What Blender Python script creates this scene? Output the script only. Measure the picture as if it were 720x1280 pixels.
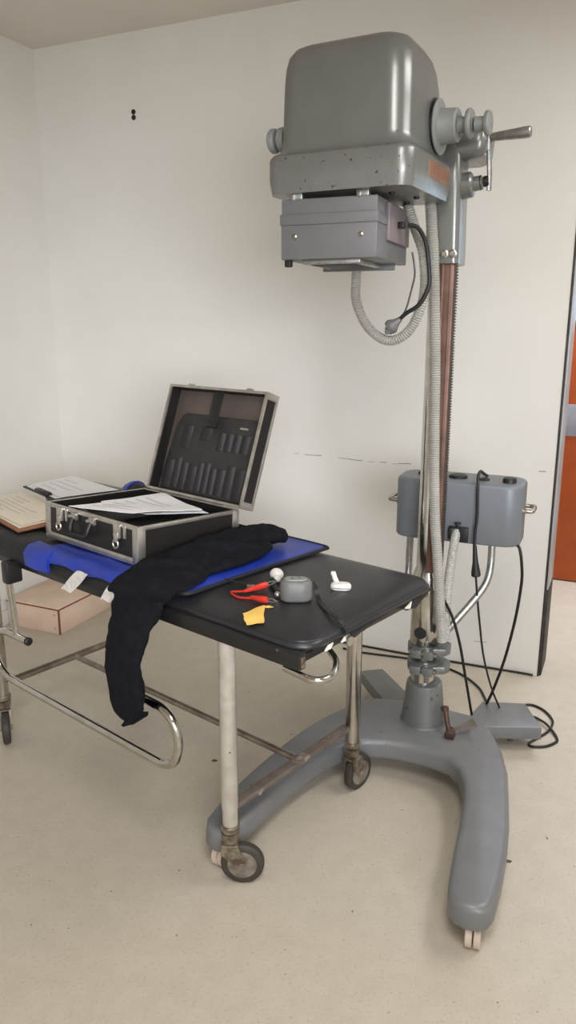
import bpy, bmesh, math, random
from mathutils import Vector, Matrix, noise
random.seed(7)
PI = math.pi
SC = bpy.context.scene
COL = SC.collection
for o in list(bpy.data.objects):
    bpy.data.objects.remove(o)

# ------------------------------------------------------------------ camera, world, lights, exposure
cam_d = bpy.data.cameras.new('camera')
cam = bpy.data.objects.new('camera', cam_d)
COL.objects.link(cam)
cam_d.sensor_fit = 'VERTICAL'
cam_d.sensor_height = 36.0
cam_d.lens = 950.0 / 1280.0 * 36.0
cam_d.clip_start = 0.02
cam.location = (0, 0, 1.6)
cam.rotation_euler = (PI / 2 - math.atan(240 / 950.0), 0, 0)
SC.camera = cam

SC.view_settings.view_transform = 'Standard'
SC.view_settings.look = 'None'
SC.view_settings.gamma = 1
SC.view_settings.use_curve_mapping = False
SC.view_settings.exposure = 0.0

world = bpy.data.worlds.new('world')
SC.world = world
world.use_nodes = True
wb = world.node_tree.nodes['Background']
wb.inputs[0].default_value = (1.0, 0.945, 0.885, 1)
wb.inputs[1].default_value = 0.80


def area(name, loc, rot, sx, sy, power, col):
    d = bpy.data.lights.new(name, 'AREA')
    d.shape = 'RECTANGLE'
    d.size = sx
    d.size_y = sy
    d.energy = power
    d.color = col
    o = bpy.data.objects.new(name, d)
    o.location = loc
    o.rotation_euler = rot
    COL.objects.link(o)
    return o


area('ceiling_lamp_right', (1.75, 2.0, 2.80), (0, 0, math.radians(-25)), 0.6, 1.2, 26, (1.0, 0.985, 0.96))
area('ceiling_lamp_front', (0.1, 0.2, 2.80), (0, 0, math.radians(-25)), 0.6, 1.4, 40, (1.0, 0.975, 0.96))
_d = Vector((-0.6, 3.8, 0.95)) - Vector((0.6, -1.9, 1.75))
wl = area('window_daylight', (0.6, -1.9, 1.75), _d.to_track_quat('-Z', 'Y').to_euler(), 2.6, 1.3, 18.5, (0.96, 0.99, 1.08))
wl.data.spread = math.radians(48)
cl_ = area('corridor_lamp', (2.2, 4.0, 2.6), (0, 0, math.radians(-25)), 1.6, 0.4, 24, (0.92, 0.98, 1.08))

cl_.data.spread = math.radians(110)

# ------------------------------------------------------------------ frames
def frame(x, y, deg, z=0.0):
    return Matrix.Translation((x, y, z)) @ Matrix.Rotation(math.radians(deg), 4, 'Z')

FW = Matrix.Identity(4)
FT = frame(-0.167, 1.91, -40.0)                 # couch: a along its length (right end +), b across
FM = frame(0.521, 2.564, -22.97)                # machine: u to the right, w to the back
_o = FM @ Vector((-0.448, -0.45, 0))
FH = frame(_o.x, _o.y, -27.5)                   # tube head
_o = FM @ Vector((-0.397, -0.45, 0))
FK = frame(_o.x, _o.y, -21.5)                   # collimator
TH = math.atan(240 / 950.0)
WALL_P = Vector((1.157, 3.23, 0))               # right end of the back wall
WALL_A = math.degrees(math.atan2(0.349, -0.771)) - 180.0
FB = frame(WALL_P.x, WALL_P.y, WALL_A)          # back wall: x to the right, y to the back, origin at its right end


# ------------------------------------------------------------------ mesh builder
class MB:
    def __init__(self, fr=FW):
        self.bm = bmesh.new()
        self.fr = fr

    def _add(self, fn):
        n = len(self.bm.verts)
        fn()
        self.bm.verts.ensure_lookup_table()
        return [self.bm.verts[i] for i in range(n, len(self.bm.verts))]

    def box(self, x0, x1, y0, y1, z0, z1, bev=0.0, seg=2, mat=None):
        t = bmesh.new()
        bmesh.ops.create_cube(t, size=1)
        for v in t.verts:
            v.co = Vector(((v.co.x + .5) * (x1 - x0) + x0, (v.co.y + .5) * (y1 - y0) + y0, (v.co.z + .5) * (z1 - z0) + z0))
        if bev > 0:
            bmesh.ops.bevel(t, geom=t.edges[:], offset=bev, segments=seg, profile=.5, affect='EDGES', clamp_overlap=True)
        if mat is not None:
            bmesh.ops.transform(t, matrix=mat, verts=t.verts[:])
        self.merge(t)
        return self

    def merge(self, t):
        me = bpy.data.meshes.new('tmp')
        t.to_mesh(me)
        t.free()
        self.bm.from_mesh(me)
        bpy.data.meshes.remove(me)

    def prism(self, pts, z0, z1, bev=0.0, seg=2, mat=None, top_only=False):
        t = bmesh.new()
        a = [t.verts.new((p[0], p[1], z0)) for p in pts]
        b = [t.verts.new((p[0], p[1], z1)) for p in pts]
        n = len(pts)
        t.faces.new(a[::-1])
        t.faces.new(b)
        for i in range(n):
            t.faces.new((a[i], a[(i + 1) % n], b[(i + 1) % n], b[i]))
        bmesh.ops.recalc_face_normals(t, faces=t.faces[:])
        if bev > 0:
            ed = [e for e in t.edges if abs(e.verts[0].co.z - e.verts[1].co.z) < 1e-6 and (not top_only or e.verts[0].co.z > (z0 + z1) / 2)]
            bmesh.ops.bevel(t, geom=ed, offset=bev, segments=seg, profile=.5, affect='EDGES', clamp_overlap=True)
        if mat is not None:
            bmesh.ops.transform(t, matrix=mat, verts=t.verts[:])
        self.merge(t)
        return self

    def loft(self, rings, cap=True, closed=True):
        t = bmesh.new()
        R = [[t.verts.new(p) for p in r] for r in rings]
        n = len(R[0])
        for i in range(len(R) - 1):
            for j in range(n if closed else n - 1):
                t.faces.new((R[i][j], R[i][(j + 1) % n], R[i + 1][(j + 1) % n], R[i + 1][j]))
        if cap:
            t.faces.new(R[0][::-1])
            t.faces.new(R[-1])
        bmesh.ops.recalc_face_normals(t, faces=t.faces[:])
        self.merge(t)
        return self

    def tube(self, pts, r, n=12, cap=True, smooth=0, ribs=None, taper=None, flat=1.0):
        P = [Vector(p) for p in pts]
        if smooth:
            P = catmull(P, smooth)
        rad = [r] * len(P)
        if taper:
            rad = [taper(i / (len(P) - 1)) for i in range(len(P))]
        if ribs:
            step, depth = ribs
            P = resample(P, step / 2)
            rad = [r if i % 2 == 0 else r - depth for i in range(len(P))]
        rings = []
        nrm = None
        for i, p in enumerate(P):
            d = (P[min(i + 1, len(P) - 1)] - P[max(i - 1, 0)])
            if d.length < 1e-9:
                d = Vector((0, 0, 1))
            d.normalize()
            if nrm is None:
                nrm = d.orthogonal().normalized()
            nrm = (nrm - d * nrm.dot(d))
            nrm = nrm.normalized() if nrm.length > 1e-6 else d.orthogonal().normalized()
            bi = d.cross(nrm)
            rings.append([p + (nrm * math.cos(2 * PI * k / n) + bi * math.sin(2 * PI * k / n) * flat) * rad[i] for k in range(n)])
        self.loft(rings, cap)
        return self

    def cyl(self, p0, p1, r, n=24, r2=None, bev=0.0):
        p0, p1 = Vector(p0), Vector(p1)
        r2 = r if r2 is None else r2
        if bev:
            d = (p1 - p0).normalized()
            return self.lathe(p0, d, [(0, r - bev), (bev, r), ((p1 - p0).length - bev, r2), ((p1 - p0).length, r2 - bev)], n)
        return self.lathe(p0, (p1 - p0).normalized(), [(0, r), ((p1 - p0).length, r2)], n)

    def lathe(self, p0, d, prof, n=24):
        p0, d = Vector(p0), Vector(d).normalized()
        a = d.orthogonal().normalized()
        b = d.cross(a)
        rings = [[p0 + d * h + (a * math.cos(2 * PI * k / n) + b * math.sin(2 * PI * k / n)) * max(r, 1e-4) for k in range(n)] for h, r in prof]
        return self.loft(rings)

    def ring(self, c, d, R, r, n=28, m=8):
        c, d = Vector(c), Vector(d).normalized()
        a = d.orthogonal().normalized()
        b = d.cross(a)
        t = bmesh.new()
        V = []
        for i in range(n):
            q = 2 * PI * i / n
            e = a * math.cos(q) + b * math.sin(q)
            V.append([t.verts.new(c + e * (R + r * math.cos(2 * PI * j / m)) + d * r * math.sin(2 * PI * j / m)) for j in range(m)])
        for i in range(n):
            for j in range(m):
                t.faces.new((V[i][j], V[(i + 1) % n][j], V[(i + 1) % n][(j + 1) % m], V[i][(j + 1) % m]))
        bmesh.ops.recalc_face_normals(t, faces=t.faces[:])
        self.merge(t)
        return self

    def ball(self, c, r, sx=1, sy=1, sz=1, n=12):
        t = bmesh.new()
        bmesh.ops.create_uvsphere(t, u_segments=n * 2, v_segments=n, radius=r)
        for v in t.verts:
            v.co = Vector((v.co.x * sx + c[0], v.co.y * sy + c[1], v.co.z * sz + c[2]))
        self.merge(t)
        return self

    def grid(self, fn, nu, nv, thick=0.0):
        """sheet from fn(s,t)->(x,y,z), s,t in 0..1, given thickness"""
        t = bmesh.new()
        V = [[t.verts.new(fn(i / nu, j / nv)) for j in range(nv + 1)] for i in range(nu + 1)]
        for i in range(nu):
            for j in range(nv):
                t.faces.new((V[i][j], V[i + 1][j], V[i + 1][j + 1], V[i][j + 1]))
        bmesh.ops.recalc_face_normals(t, faces=t.faces[:])
        if thick:
            bmesh.ops.solidify(t, geom=t.faces[:], thickness=thick)
        self.merge(t)
        return self

    def build(self, name, mat, parent=None, smooth=35, label=None):
        bmesh.ops.transform(self.bm, matrix=self.fr, verts=self.bm.verts[:])
        off = base_of(parent)
        for v in self.bm.verts:
            v.co -= off
        me = bpy.data.meshes.new(name)
        self.bm.to_mesh(me)
        self.bm.free()
        me.materials.append(mat)
        if smooth:
            me.shade_smooth()
            me.set_sharp_from_angle(angle=math.radians(smooth))
        o = bpy.data.objects.new(name, me)
        COL.objects.link(o)
        if parent is not None:
            o.parent = parent
        if label:
            o['label'] = label
        return o


def base_of(o):
    v = Vector((0, 0, 0))
    while o is not None:
        v += o.location
        o = o.parent
    return v


def catmull(P, k):
    out = []
    n = len(P)
    for i in range(n - 1):
        p0, p1, p2, p3 = P[max(i - 1, 0)], P[i], P[i + 1], P[min(i + 2, n - 1)]
        for j in range(k):
            t = j / k
            out.append(.5 * ((2 * p1) + (p2 - p0) * t + (2 * p0 - 5 * p1 + 4 * p2 - p3) * t * t + (3 * p1 - p0 - 3 * p2 + p3) * t ** 3))
    out.append(P[-1])
    return out


def resample(P, step):
    out = [P[0]]
    acc = 0
    for i in range(len(P) - 1):
        d = (P[i + 1] - P[i])
        L = d.length
        s = step - acc
        while s < L:
            out.append(P[i] + d * (s / L))
            s += step
        acc = L - (s - step)
    return out


def rrect(x0, x1, y0, y1, r, z, n=6):
    pts = []
    for cx, cy, a0 in ((x1 - r, y0 + r, -90), (x1 - r, y1 - r, 0), (x0 + r, y1 - r, 90), (x0 + r, y0 + r, 180)):
        for i in range(n + 1):
            a = math.radians(a0 + 90 * i / n)
            pts.append((cx + r * math.cos(a), cy + r * math.sin(a), z))
    return pts


def thing(name, label, cat, loc, group=None):
    o = bpy.data.objects.new(name, None)
    o.empty_display_size = .1
    COL.objects.link(o)
    o.location = loc
    o['label'] = label
    o['category'] = cat
    if group:
        o['group'] = group
    return o


def tag(o, label, cat, group=None):
    o['label'] = label
    o['category'] = cat
    if group:
        o['group'] = group
    return o


def struct(o):
    o['kind'] = 'structure'
    return o


# ------------------------------------------------------------------ materials
def s2l(c):
    return tuple(((x / 255) / 12.92 if x / 255 <= .04045 else ((x / 255 + .055) / 1.055) ** 2.4) for x in c) + (1,)


def pmat(name, rgb, rough=.5, metal=0.0, var=None, scale=20, detail=4, bump=0.0, bscale=80, spots=None, coat=0, spec=None):
    m = bpy.data.materials.new(name)
    m.use_nodes = True
    nt = m.node_tree
    N, K = nt.nodes, nt.links
    p = N['Principled BSDF']
    p.inputs['Roughness'].default_value = rough
    p.inputs['Metallic'].default_value = metal
    if coat:
        p.inputs['Coat Weight'].default_value = coat
    if spec is not None:
        p.inputs['Specular IOR Level'].default_value = spec
    tc = N.new('ShaderNodeTexCoord')
    c1 = s2l(rgb)
    c2 = s2l(var) if var else tuple(x * .88 for x in c1[:3]) + (1,)
    nz = N.new('ShaderNodeTexNoise')
    nz.inputs['Scale'].default_value = scale
    nz.inputs['Detail'].default_value = detail
    K.new(tc.outputs['Object'], nz.inputs['Vector'])
    rp = N.new('ShaderNodeValToRGB')
    rp.color_ramp.elements[0].position = .38
    rp.color_ramp.elements[0].color = c2
    rp.color_ramp.elements[1].position = .62
    rp.color_ramp.elements[1].color = c1
    K.new(nz.outputs['Fac'], rp.inputs['Fac'])
    out = rp.outputs['Color']
    for sp in (spots or []):
        # chips / specks: (rgb, scale, threshold, softness)
        n2 = N.new('ShaderNodeTexNoise')
        n2.inputs['Scale'].default_value = sp[1]
        n2.inputs['Detail'].default_value = sp[4] if len(sp) > 4 else 3
        K.new(tc.outputs['Object'], n2.inputs['Vector'])
        mr = N.new('ShaderNodeMapRange')
        mr.inputs['From Min'].default_value = sp[2]
        mr.inputs['From Max'].default_value = sp[2] + sp[3]
        K.new(n2.outputs['Fac'], mr.inputs['Value'])
        mx = N.new('ShaderNodeMix')
        mx.data_type = 'RGBA'
        K.new(mr.outputs['Result'], mx.inputs[0])
        K.new(out, mx.inputs[6])
        mx.inputs[7].default_value = s2l(sp[0])
        out = mx.outputs[2]
    K.new(out, p.inputs['Base Color'])
    if bump:
        nb = N.new('ShaderNodeTexNoise')
        nb.inputs['Scale'].default_value = bscale
        nb.inputs['Detail'].default_value = 3
        K.new(tc.outputs['Object'], nb.inputs['Vector'])
        b = N.new('ShaderNodeBump')
        b.inputs['Strength'].default_value = bump
        b.inputs['Distance'].default_value = .004
        K.new(nb.outputs['Fac'], b.inputs['Height'])
        K.new(b.outputs['Normal'], p.inputs['Normal'])
    return m


def emit(name, rgb, s):
    m = bpy.data.materials.new(name)
    m.use_nodes = True
    N = m.node_tree.nodes
    p = N['Principled BSDF']
    p.inputs['Base Color'].default_value = s2l(rgb)
    p.inputs['Emission Color'].default_value = s2l(rgb)
    p.inputs['Emission Strength'].default_value = s
    return m


MW = pmat('wall_paint', (222, 220, 213), .75, var=(219, 217, 209), scale=3, bump=.05, bscale=60)
MCEIL = pmat('ceiling_paint', (222, 215, 206), .8, var=(217, 210, 201), scale=2)
MFLOOR = pmat('vinyl_floor', (198, 189, 173), .40, var=(193, 184, 168), scale=14, detail=6,
              spots=[((184, 173, 155), 90, .58, .12), ((203, 194, 177), 130, .58, .12), ((128, 112, 92), 48, .742, .02, 2)], spec=.35)
MEDGE = pmat('wall_edge_steel', (176, 178, 180), .45, .2, var=(165, 166, 168), scale=6)
MDARKEDGE = pmat('worn_dark_edge', (58, 52, 48), .6, var=(40, 36, 33), scale=25)
MCRACK = pmat('plaster_crack', (150, 140, 125), .9)
MHOLE = pmat('wall_hole_black', (28, 24, 20), .8)
MORANGE = pmat('orange_wood_veneer', (172, 78, 22), .35, var=(158, 68, 16), scale=5)
MBAND = pmat('grey_push_band', (150, 150, 158), .45)
MWINDOW = emit('bright_door_glazing', (200, 228, 255), 1.0)
MPAINT = pmat('grey_hammer_paint', (122, 123, 119), .28, .45, var=(119, 120, 116), scale=12,
              spots=[((92, 88, 82), 75, .735, .02, 6)], bump=.04, bscale=120)
MPAINTW = pmat('worn_grey_paint', (124, 125, 121), .30, .42, var=(119, 120, 116), scale=12,
               spots=[((74, 69, 62), 75, .655, .02, 10), ((150, 150, 146), 130, .70, .03, 4)], bump=.04, bscale=120)
MKNOB = pmat('matte_grey_knob_paint', (134, 136, 133), .5, .15, var=(128, 130, 127), scale=16)
MCOLLI = pmat('collimator_grey_paint', (104, 104, 104), .42, .1, var=(101, 101, 101), scale=20)
MCOLLI2 = pmat('collimator_pinkish_panel', (124, 115, 116), .45, .1, var=(120, 111, 112), scale=20)
MBASE = pmat('base_grey_enamel', (119, 120, 121), .38, .1, var=(115, 116, 117), scale=14, spots=[((100, 96, 92), 30, .70, .03, 4)])
MBOX = pmat('console_grey_paint', (114, 119, 124), .42, .15, var=(110, 115, 120), scale=12)
MHUB = pmat('cast_hub_grey', (112, 115, 113), .4, .35, var=(104, 107, 105), scale=18, spots=[((84, 84, 80), 26, .68, .02, 4)])
MCHROME = pmat('chrome', (205, 202, 196), .14, 1.0, var=(190, 186, 178), scale=18)
MCHROMEW = pmat('worn_chrome', (190, 184, 172), .25, 1.0, var=(150, 140, 125), scale=30)
MSTEEL = pmat('brushed_steel', (172, 172, 170), .35, .9, var=(150, 150, 146), scale=40)
MLEG = pmat('silver_leg_paint', (202, 198, 188), .3, .55, var=(188, 182, 170), scale=22, spots=[((96, 80, 62), 60, .72, .02, 4)])
MBAR = pmat('worn_brown_bar', (122, 110, 100), .5, .3, var=(106, 95, 86), scale=28, spots=[((158, 148, 138), 22, .60, .10, 5)])
MBAR2 = pmat('dull_bronze_tube', (150, 140, 124), .35, .7, var=(122, 112, 98), scale=22)
MRAIL = pmat('brown_greased_rail', (122, 92, 80), .4, .35, var=(98, 74, 64), scale=12)
MRACK = pmat('dark_rack_steel', (84, 74, 66), .5, .6)
MHOSE = pmat('ribbed_hose_grey', (164, 163, 155), .5, .15, var=(154, 153, 145), scale=10)
MHOSE2 = pmat('braided_hose_grey', (172, 172, 164), .55, .1, var=(150, 148, 140), scale=160)
MBLACK = pmat('black_rubber', (22, 21, 20), .5)
MCABLE = pmat('black_cable', (20, 19, 18), .45)
MTHIN = pmat('thin_grey_wire', (70, 66, 62), .5)
MVINYL = pmat('black_vinyl', (40, 40, 42), .36, var=(34, 34, 36), scale=9, bump=.10, bscale=22, spec=.5)
MVINYLT = pmat('torn_black_vinyl', (34, 30, 28), .6, var=(24, 21, 20), scale=30, bump=.5, bscale=60)
MFOAM = pmat('exposed_white_padding', (214, 208, 196), .9, bump=.4, bscale=90)
MFRAME = pmat('black_frame_enamel', (30, 29, 29), .35, var=(24, 23, 23), scale=10, spots=[((110, 98, 84), 34, .72, .02, 4)])
MTIRE = pmat('grey_rubber_tyre', (86, 80, 72), .6, var=(70, 65, 58), scale=20)
MTIREB = pmat('dark_rubber_tyre', (60, 55, 48), .6, var=(50, 46, 40), scale=20)
MHUBCAP = pmat('grey_wheel_disc', (140, 134, 122), .45, .3, var=(110, 102, 90), scale=30)
MFORK = pmat('rusty_zinc_fork', (148, 138, 122), .45, .6, var=(96, 84, 70), scale=40)
MWHEEL = pmat('cream_plastic_wheel', (206, 190, 172), .5)
MALU = pmat('aluminium_profile', (196, 192, 184), .32, .85, var=(176, 172, 164), scale=25)
MCASE = pmat('black_case_panel', (24, 19, 18), .5, var=(20, 16, 15), scale=30, bump=.15, bscale=200)
MLINER = pmat('dark_grey_liner', (46, 44, 43), .55, var=(40, 38, 37), scale=20, bump=.2, bscale=50)
MPOCKET = pmat('black_pocket', (34, 33, 33), .62, var=(28, 27, 27), scale=20, bump=.2, bscale=40)
MLIDBACK = pmat('brown_lid_lining', (88, 78, 72), .45, var=(76, 67, 62), scale=8)
MBLUE = pmat('blue_lead_vinyl', (34, 58, 158), .42, var=(28, 49, 140), scale=8, bump=.3, bscale=14)
MTRIM = pmat('black_binding', (20, 20, 24), .6)
MDARKCLOTH = pmat('black_apron_lining', (24, 24, 27), .6, var=(18, 18, 21), scale=14, bump=.4, bscale=22)
MKNIT = pmat('black_knit_cloth', (21, 22, 27), .95, var=(16, 17, 21), scale=40, bump=.5, bscale=240, spec=.15)
MTAGW = pmat('white_printed_label', (214, 211, 204), .6, var=(196, 192, 184), scale=70)
MBIRCH = pmat('pale_pink_plywood', (228, 203, 182), .55, var=(220, 193, 171), scale=7)
MREDEDGE = pmat('red_brown_plywood_edge', (132, 74, 54), .6, var=(118, 64, 46), scale=20)
MCREAM = pmat('cream_form_paper', (240, 230, 210), .7, var=(235, 224, 202), scale=6)
MPAPER = pmat('white_paper', (242, 242, 242), .7, var=(238, 238, 238), scale=6)
MINK = pmat('grey_ink', (188, 189, 194), .8)
MFOLDER = pmat('brown_folder_card', (150, 104, 70), .6, var=(136, 92, 60), scale=10)
MYEL = pmat('yellow_note_paper', (228, 188, 96), .7, var=(220, 178, 84), scale=18)
MRED = pmat('red_clip_plastic', (196, 48, 32), .4)
MGREY = pmat('dark_grey_device_shell', (104, 104, 102), .45, var=(96, 96, 94), scale=20)
MGREY2 = pmat('light_grey_device_face', (140, 139, 136), .4)
MWHITE = pmat('white_plastic', (224, 222, 216), .45, var=(212, 210, 204), scale=30)
MRUST = pmat('rusty_brown_metal', (92, 68, 56), .5, .4, var=(64, 48, 41), scale=30)
MRUSTG = pmat('grey_brown_plate', (120, 110, 100), .55, .3, var=(104, 94, 84), scale=30)
MCOPPER = pmat('rubbed_copper_patch', (156, 112, 88), .4, .5, var=(140, 98, 76), scale=18)
MSKINW = pmat('brown_wood_knob', (112, 84, 74), .45)

# ------------------------------------------------------------------ the room
CEIL = 2.94
m = MB(); m.box(-4.5, 7.5, -3.0, 8.5, -.06, 0); struct(m.build('floor', MFLOOR, smooth=0))
m = MB(); m.box(-4.5, 7.5, -3.0, 8.5, CEIL, CEIL + .06); struct(m.build('ceiling', MCEIL, smooth=0))
WLEN = 2.70
wall = MB(FB); wall.box(-WLEN - .12, 0, 0, .21, 0, CEIL)
wall_back = struct(wall.build('wall_back', MW, smooth=0))
m = MB(FB); m.box(-WLEN - .12, -WLEN, -5.5, 0, 0, CEIL); struct(m.build('wall_left', MW, smooth=0))
m = MB(FB); m.box(-WLEN, -WLEN + .012, -4.5, -.001, 0, .085, .005); struct(m.build('baseboard_left', MW))
# right end of the wall: pale steel jamb, thin dark corner line, dark kick plate
m = MB(FB); m.box(0, .012, .010, .205, .42, 2.40, .002); struct(m.build('trim_1', MEDGE))
m = MB(FB); m.box(-.003, .006, -.003, .010, 0, CEIL, .001); m.box(.0, .014, .010, .205, 0, .42, .002)
struct(m.build('trim_2', MDARKEDGE))
# plaster cracks in the wall
def bx(px, z): return px, z
cr = MB(FB)
random.seed(3)
for (x0, x1, z) in ((-1.0, -.60, .949), (-1.27, -1.04, .953), (-.10, -.02, .958), (-.33, -.20, .12)):
    n = int((x1 - x0) / .03)
    zz = z
    for i in range(n):
        if random.random() < .75:
            cr.box(x0 + i * .03, x0 + i * .03 + .031, -.0012, 0.001, zz, zz + random.uniform(.0015, .004))
        zz += random.uniform(-.003, .003)
struct(cr.build('trim_3', MCRACK, smooth=0))
# two wall holes left of the head: black discs stand for their shaded inside
for i, z in enumerate((2.590, 2.565)):
    m = MB(FB)
    m.lathe((-2.102, -.004, z), (0, 1, 0), [(0, .006), (.001, .012), (.006, .012)], 14)
    o = m.build('wall_hole', MHOLE)
    tag(o, ('upper', 'lower')[i] + ' of two small dark holes high on the white back wall', 'wall plug')
# corridor beyond the opening
FD = frame(1.72, 4.56, WALL_A)
m = MB(FD); m.box(-2.2, 5.0, .06, .20, 0, CEIL); struct(m.build('wall_corridor', MW, smooth=0))
door = struct(MB(FD).box(-.55, .95, .0, .055, .008, 1.56, .004).build('door_1', MORANGE))
struct(MB(FD).box(-.55, .95, -.006, .002, .92, 1.11, .002).build('push_band', MBAND, door))
struct(MB(FD).box(-.55, .95, -.004, .05, 1.555, 1.60, .004).build('top_rail', MORANGE, door))
struct(MB(FD).box(-.55, .95, .02, .05, 1.60, 2.3).build('window_1', MWINDOW, smooth=0))

# ------------------------------------------------------------------ mobile X-ray machine
def fm(u, w, z): return Vector((u, w, z))
xr = thing('xray_machine', 'tall grey mobile medical X-ray machine on curved two-legged wheeled base', 'x-ray machine', FM @ Vector((-.015, 0, 0)))

# base casting
outl = [(-.25, .10), (-.05, .14), (.15, .11), (.235, .02), (.285, -.09), (.322, -.22), (.346, -.383), (.362, -.50), (.370, -.615), (.372, -.74), (.368, -.83),
        (.358, -.862), (.335, -.880), (.30, -.884), (.268, -.874), (.248, -.850), (.240, -.80), (.233, -.72), (.227, -.637), (.222, -.54), (.213, -.438), (.195, -.34), (.168, -.265), (.125, -.218),
        (.06, -.198), (-.02, -.192), (-.10, -.198), (-.165, -.218), (-.215, -.258), (-.25, -.315), (-.284, -.392), (-.312, -.48), (-.335, -.58), (-.352, -.681), (-.366, -.78),
        (-.376, -.835), (-.40, -.865), (-.435, -.872), (-.468, -.855), (-.486, -.815), (-.488, -.735), (-.478, -.615), (-.462, -.50), (-.440, -.37), (-.410, -.235), (-.368, -.11), (-.315, .0)]
m = MB(FM); m.prism(outl, .068, .150, .022, 4)
m.build('base_casting', MBASE, xr, 50)
# hub, column, clamps
m = MB(FM); m.lathe((-.018, 0, .140), (0, 0, 1), [(0, .092), (.006, .090), (.014, .081), (.03, .078), (.155, .066), (.168, .063), (.172, .054)], 40)
m.build('column_socket', MHUB, xr)
m = MB(FM); m.lathe((-.024, 0, .30), (0, 0, 1), [(0, .046), (.14, .046), (.16, .054), (.42, .054), (.45, .042), (1.60, .042)], 40)
column = m.build('column', MCHROME, xr)
m = MB(FM); m.lathe((-.030, -.0555, .515), (0, 1, 0), [(0, .022), (.006, .0215)], 24)
m.build('cable_hole', MBLACK, column)
for z, dz in ((.425, .006), (.362, .0)):
    m = MB(FM)
    m.lathe((-.020, 0, z), (0, 0, 1), [(0, .060), (.004, .064), (.032, .064), (.036, .060)], 36)
    m.box(-.058, -.018, -.082, -.045, z + .002, z + .034, .004)
    m.box(-.012, .024, -.082, -.045, z + .002, z + .034, .004)
    m.prism([(.02, -.062), (.060, -.046), (.074, -.02), (.068, .025), (.03, .05)], z + .004 + dz, z + .034 + dz, .006, 2)
    c = m.build('clamp_collar', MHUB, xr)
    m = MB(FM); m.cyl((-.066, -.066, z + .018), (.034, -.066, z + .018), .007, 10)
    m.build('clamp_bolt', MCHROMEW, c)
# rail and rack
m = MB(FM); m.box(-.020, .026, -.058, -.028, .745, 1.80, .003); m.box(-.014, -.006, -.062, -.056, .745, 1.79, .001); m.box(.012, .018, -.062, -.056, .745, 1.79, .001)
rail = m.build('guide_rail', MRAIL, xr)
m = MB(FM)
m.box(.025, .031, -.054, -.034, .745, 1.79)
z = .745
while z < 1.78:
    m.box(.031, .0355, -.053, -.035, z, z + .0045)
    z += .009
m.build('toothed_rack', MRACK, rail, smooth=0)
# carriage sleeve, arm
m = MB(FM); m.loft([rrect(-.070, .036, -.070, .075, .018, 1.772), rrect(-.070, .037, -.072, .075, .020, 1.79), rrect(-.068, .033, -.072, .075, .022, 2.0), rrect(-.066, .030, -.07, .075, .022, 2.16), rrect(-.055, .024, -.06, .068, .02, 2.175)])
car = m.build('carriage_sleeve', MPAINT, xr, 50)
for u in (-.004, .022):
    m = MB(FM); m.lathe((u, -.070, 1.800), (0, -1, 0), [(0, .013), (.008, .013), (.009, .008), (.014, .007)], 16)
    m.build('roller_bolt', MCHROMEW, car)
m = MB(FM)
m.loft([rrect(-.03, .074, -.05, .10, .020, 2.074), rrect(-.045, .090, -.062, .11, .024, 2.080), rrect(-.05, .100, -.07, .115, .026, 2.098), rrect(-.05, .104, -.07, .115, .026, 2.150), rrect(-.045, .098, -.065, .11, .024, 2.158)])
m.build('support_arm', MPAINT, xr, 60)
# crank
m = MB(FM); m.lathe((.030, -.02, 2.002), (1, 0, .12), [(0, .038), (.028, .038), (.034, .032), (.036, .022), (.062, .021)], 28)
cr_ = m.build('crank_boss', MPAINT, xr)
m = MB(FM); m.lathe((.094, -.02, 2.011), (1, 0, .12), [(0, .014), (.002, .016), (.016, .016), (.017, .012)], 20)
m.ring((.086, -.02, 2.009), (1, 0, .12), .018, .004)
m.build('crank_shaft', MBLACK, cr_)
m = MB(FM)
m.tube([(.112, -.02, 1.985), (.111, -.02, 2.03), (.105, -.02, 2.10), (.104, -.02, 2.152)], .0085, 12, flat=.7)
m.build('crank_arm', MSTEEL, cr_)
m = MB(FM); m.lathe((.106, -.02, 2.135), (1, -.1, .03), [(0, .008), (.006, .012), (.10, .0165), (.118, .0165), (.121, .013)], 20)
m.build('crank_grip', MSTEEL, cr_)

# tube head
W_, D_ = .432, .395
head = thing('tube_head', '', 'x', (0, 0, 0))
for k in ('label', 'category'):
    del head[k]
bpy.data.objects.remove(head)
m = MB(FH)
def hr(i, y1, r, z, j=None):
    return rrect(i, W_ - (i if j is None else j), i, D_ - y1, r, z, 7)
m.loft([hr(.004, .004, .045, 2.046), hr(.012, .010, .05, 2.052), hr(.019, .016, .053, 2.060), hr(.023, .019, .054, 2.070), hr(.025, .021, .055, 2.085), hr(.027, .024, .055, 2.17),
        hr(.029, .034, .055, 2.235), hr(.032, .052, .055, 2.275), hr(.038, .080, .055, 2.303), hr(.050, .108, .055, 2.322),
        hr(.066, .138, .055, 2.331), hr(.10, .17, .05, 2.334)])
hood = m.build('tube_housing', MPAINT, xr, 70)
m = MB(FH)
m.loft([rrect(.040, W_ - .040, .040, D_ - .040, .03, 1.942), rrect(.022, W_ - .022, .022, D_ - .022, .035, 1.946), rrect(.006, W_ - .006, .006, D_ - .006, .040, 1.945), rrect(.001, W_ - .001, .001, D_ - .001, .042, 1.974), rrect(0, W_, 0, D_, .042, 1.984),
        rrect(0, W_, 0, D_, .042, 2.034), rrect(.002, W_ - .002, .002, D_ - .002, .042, 2.042), rrect(.008, W_ - .008, .008, D_ - .008, .042, 2.050), rrect(.016, W_ - .016, .016, D_ - .016, .042, 2.054), rrect(.03, W_ - .03, .03, D_ - .03, .042, 2.055)])
band = m.build('housing_tray', MPAINTW, xr, 40)
m = MB(FH); m.box(W_ - .002, W_ + .0012, .16, D_ - .043, 1.986, 2.030, .001)
m.build('rubbed_patch', MCOPPER, band, label='copper-coloured rubbed patch')
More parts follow.
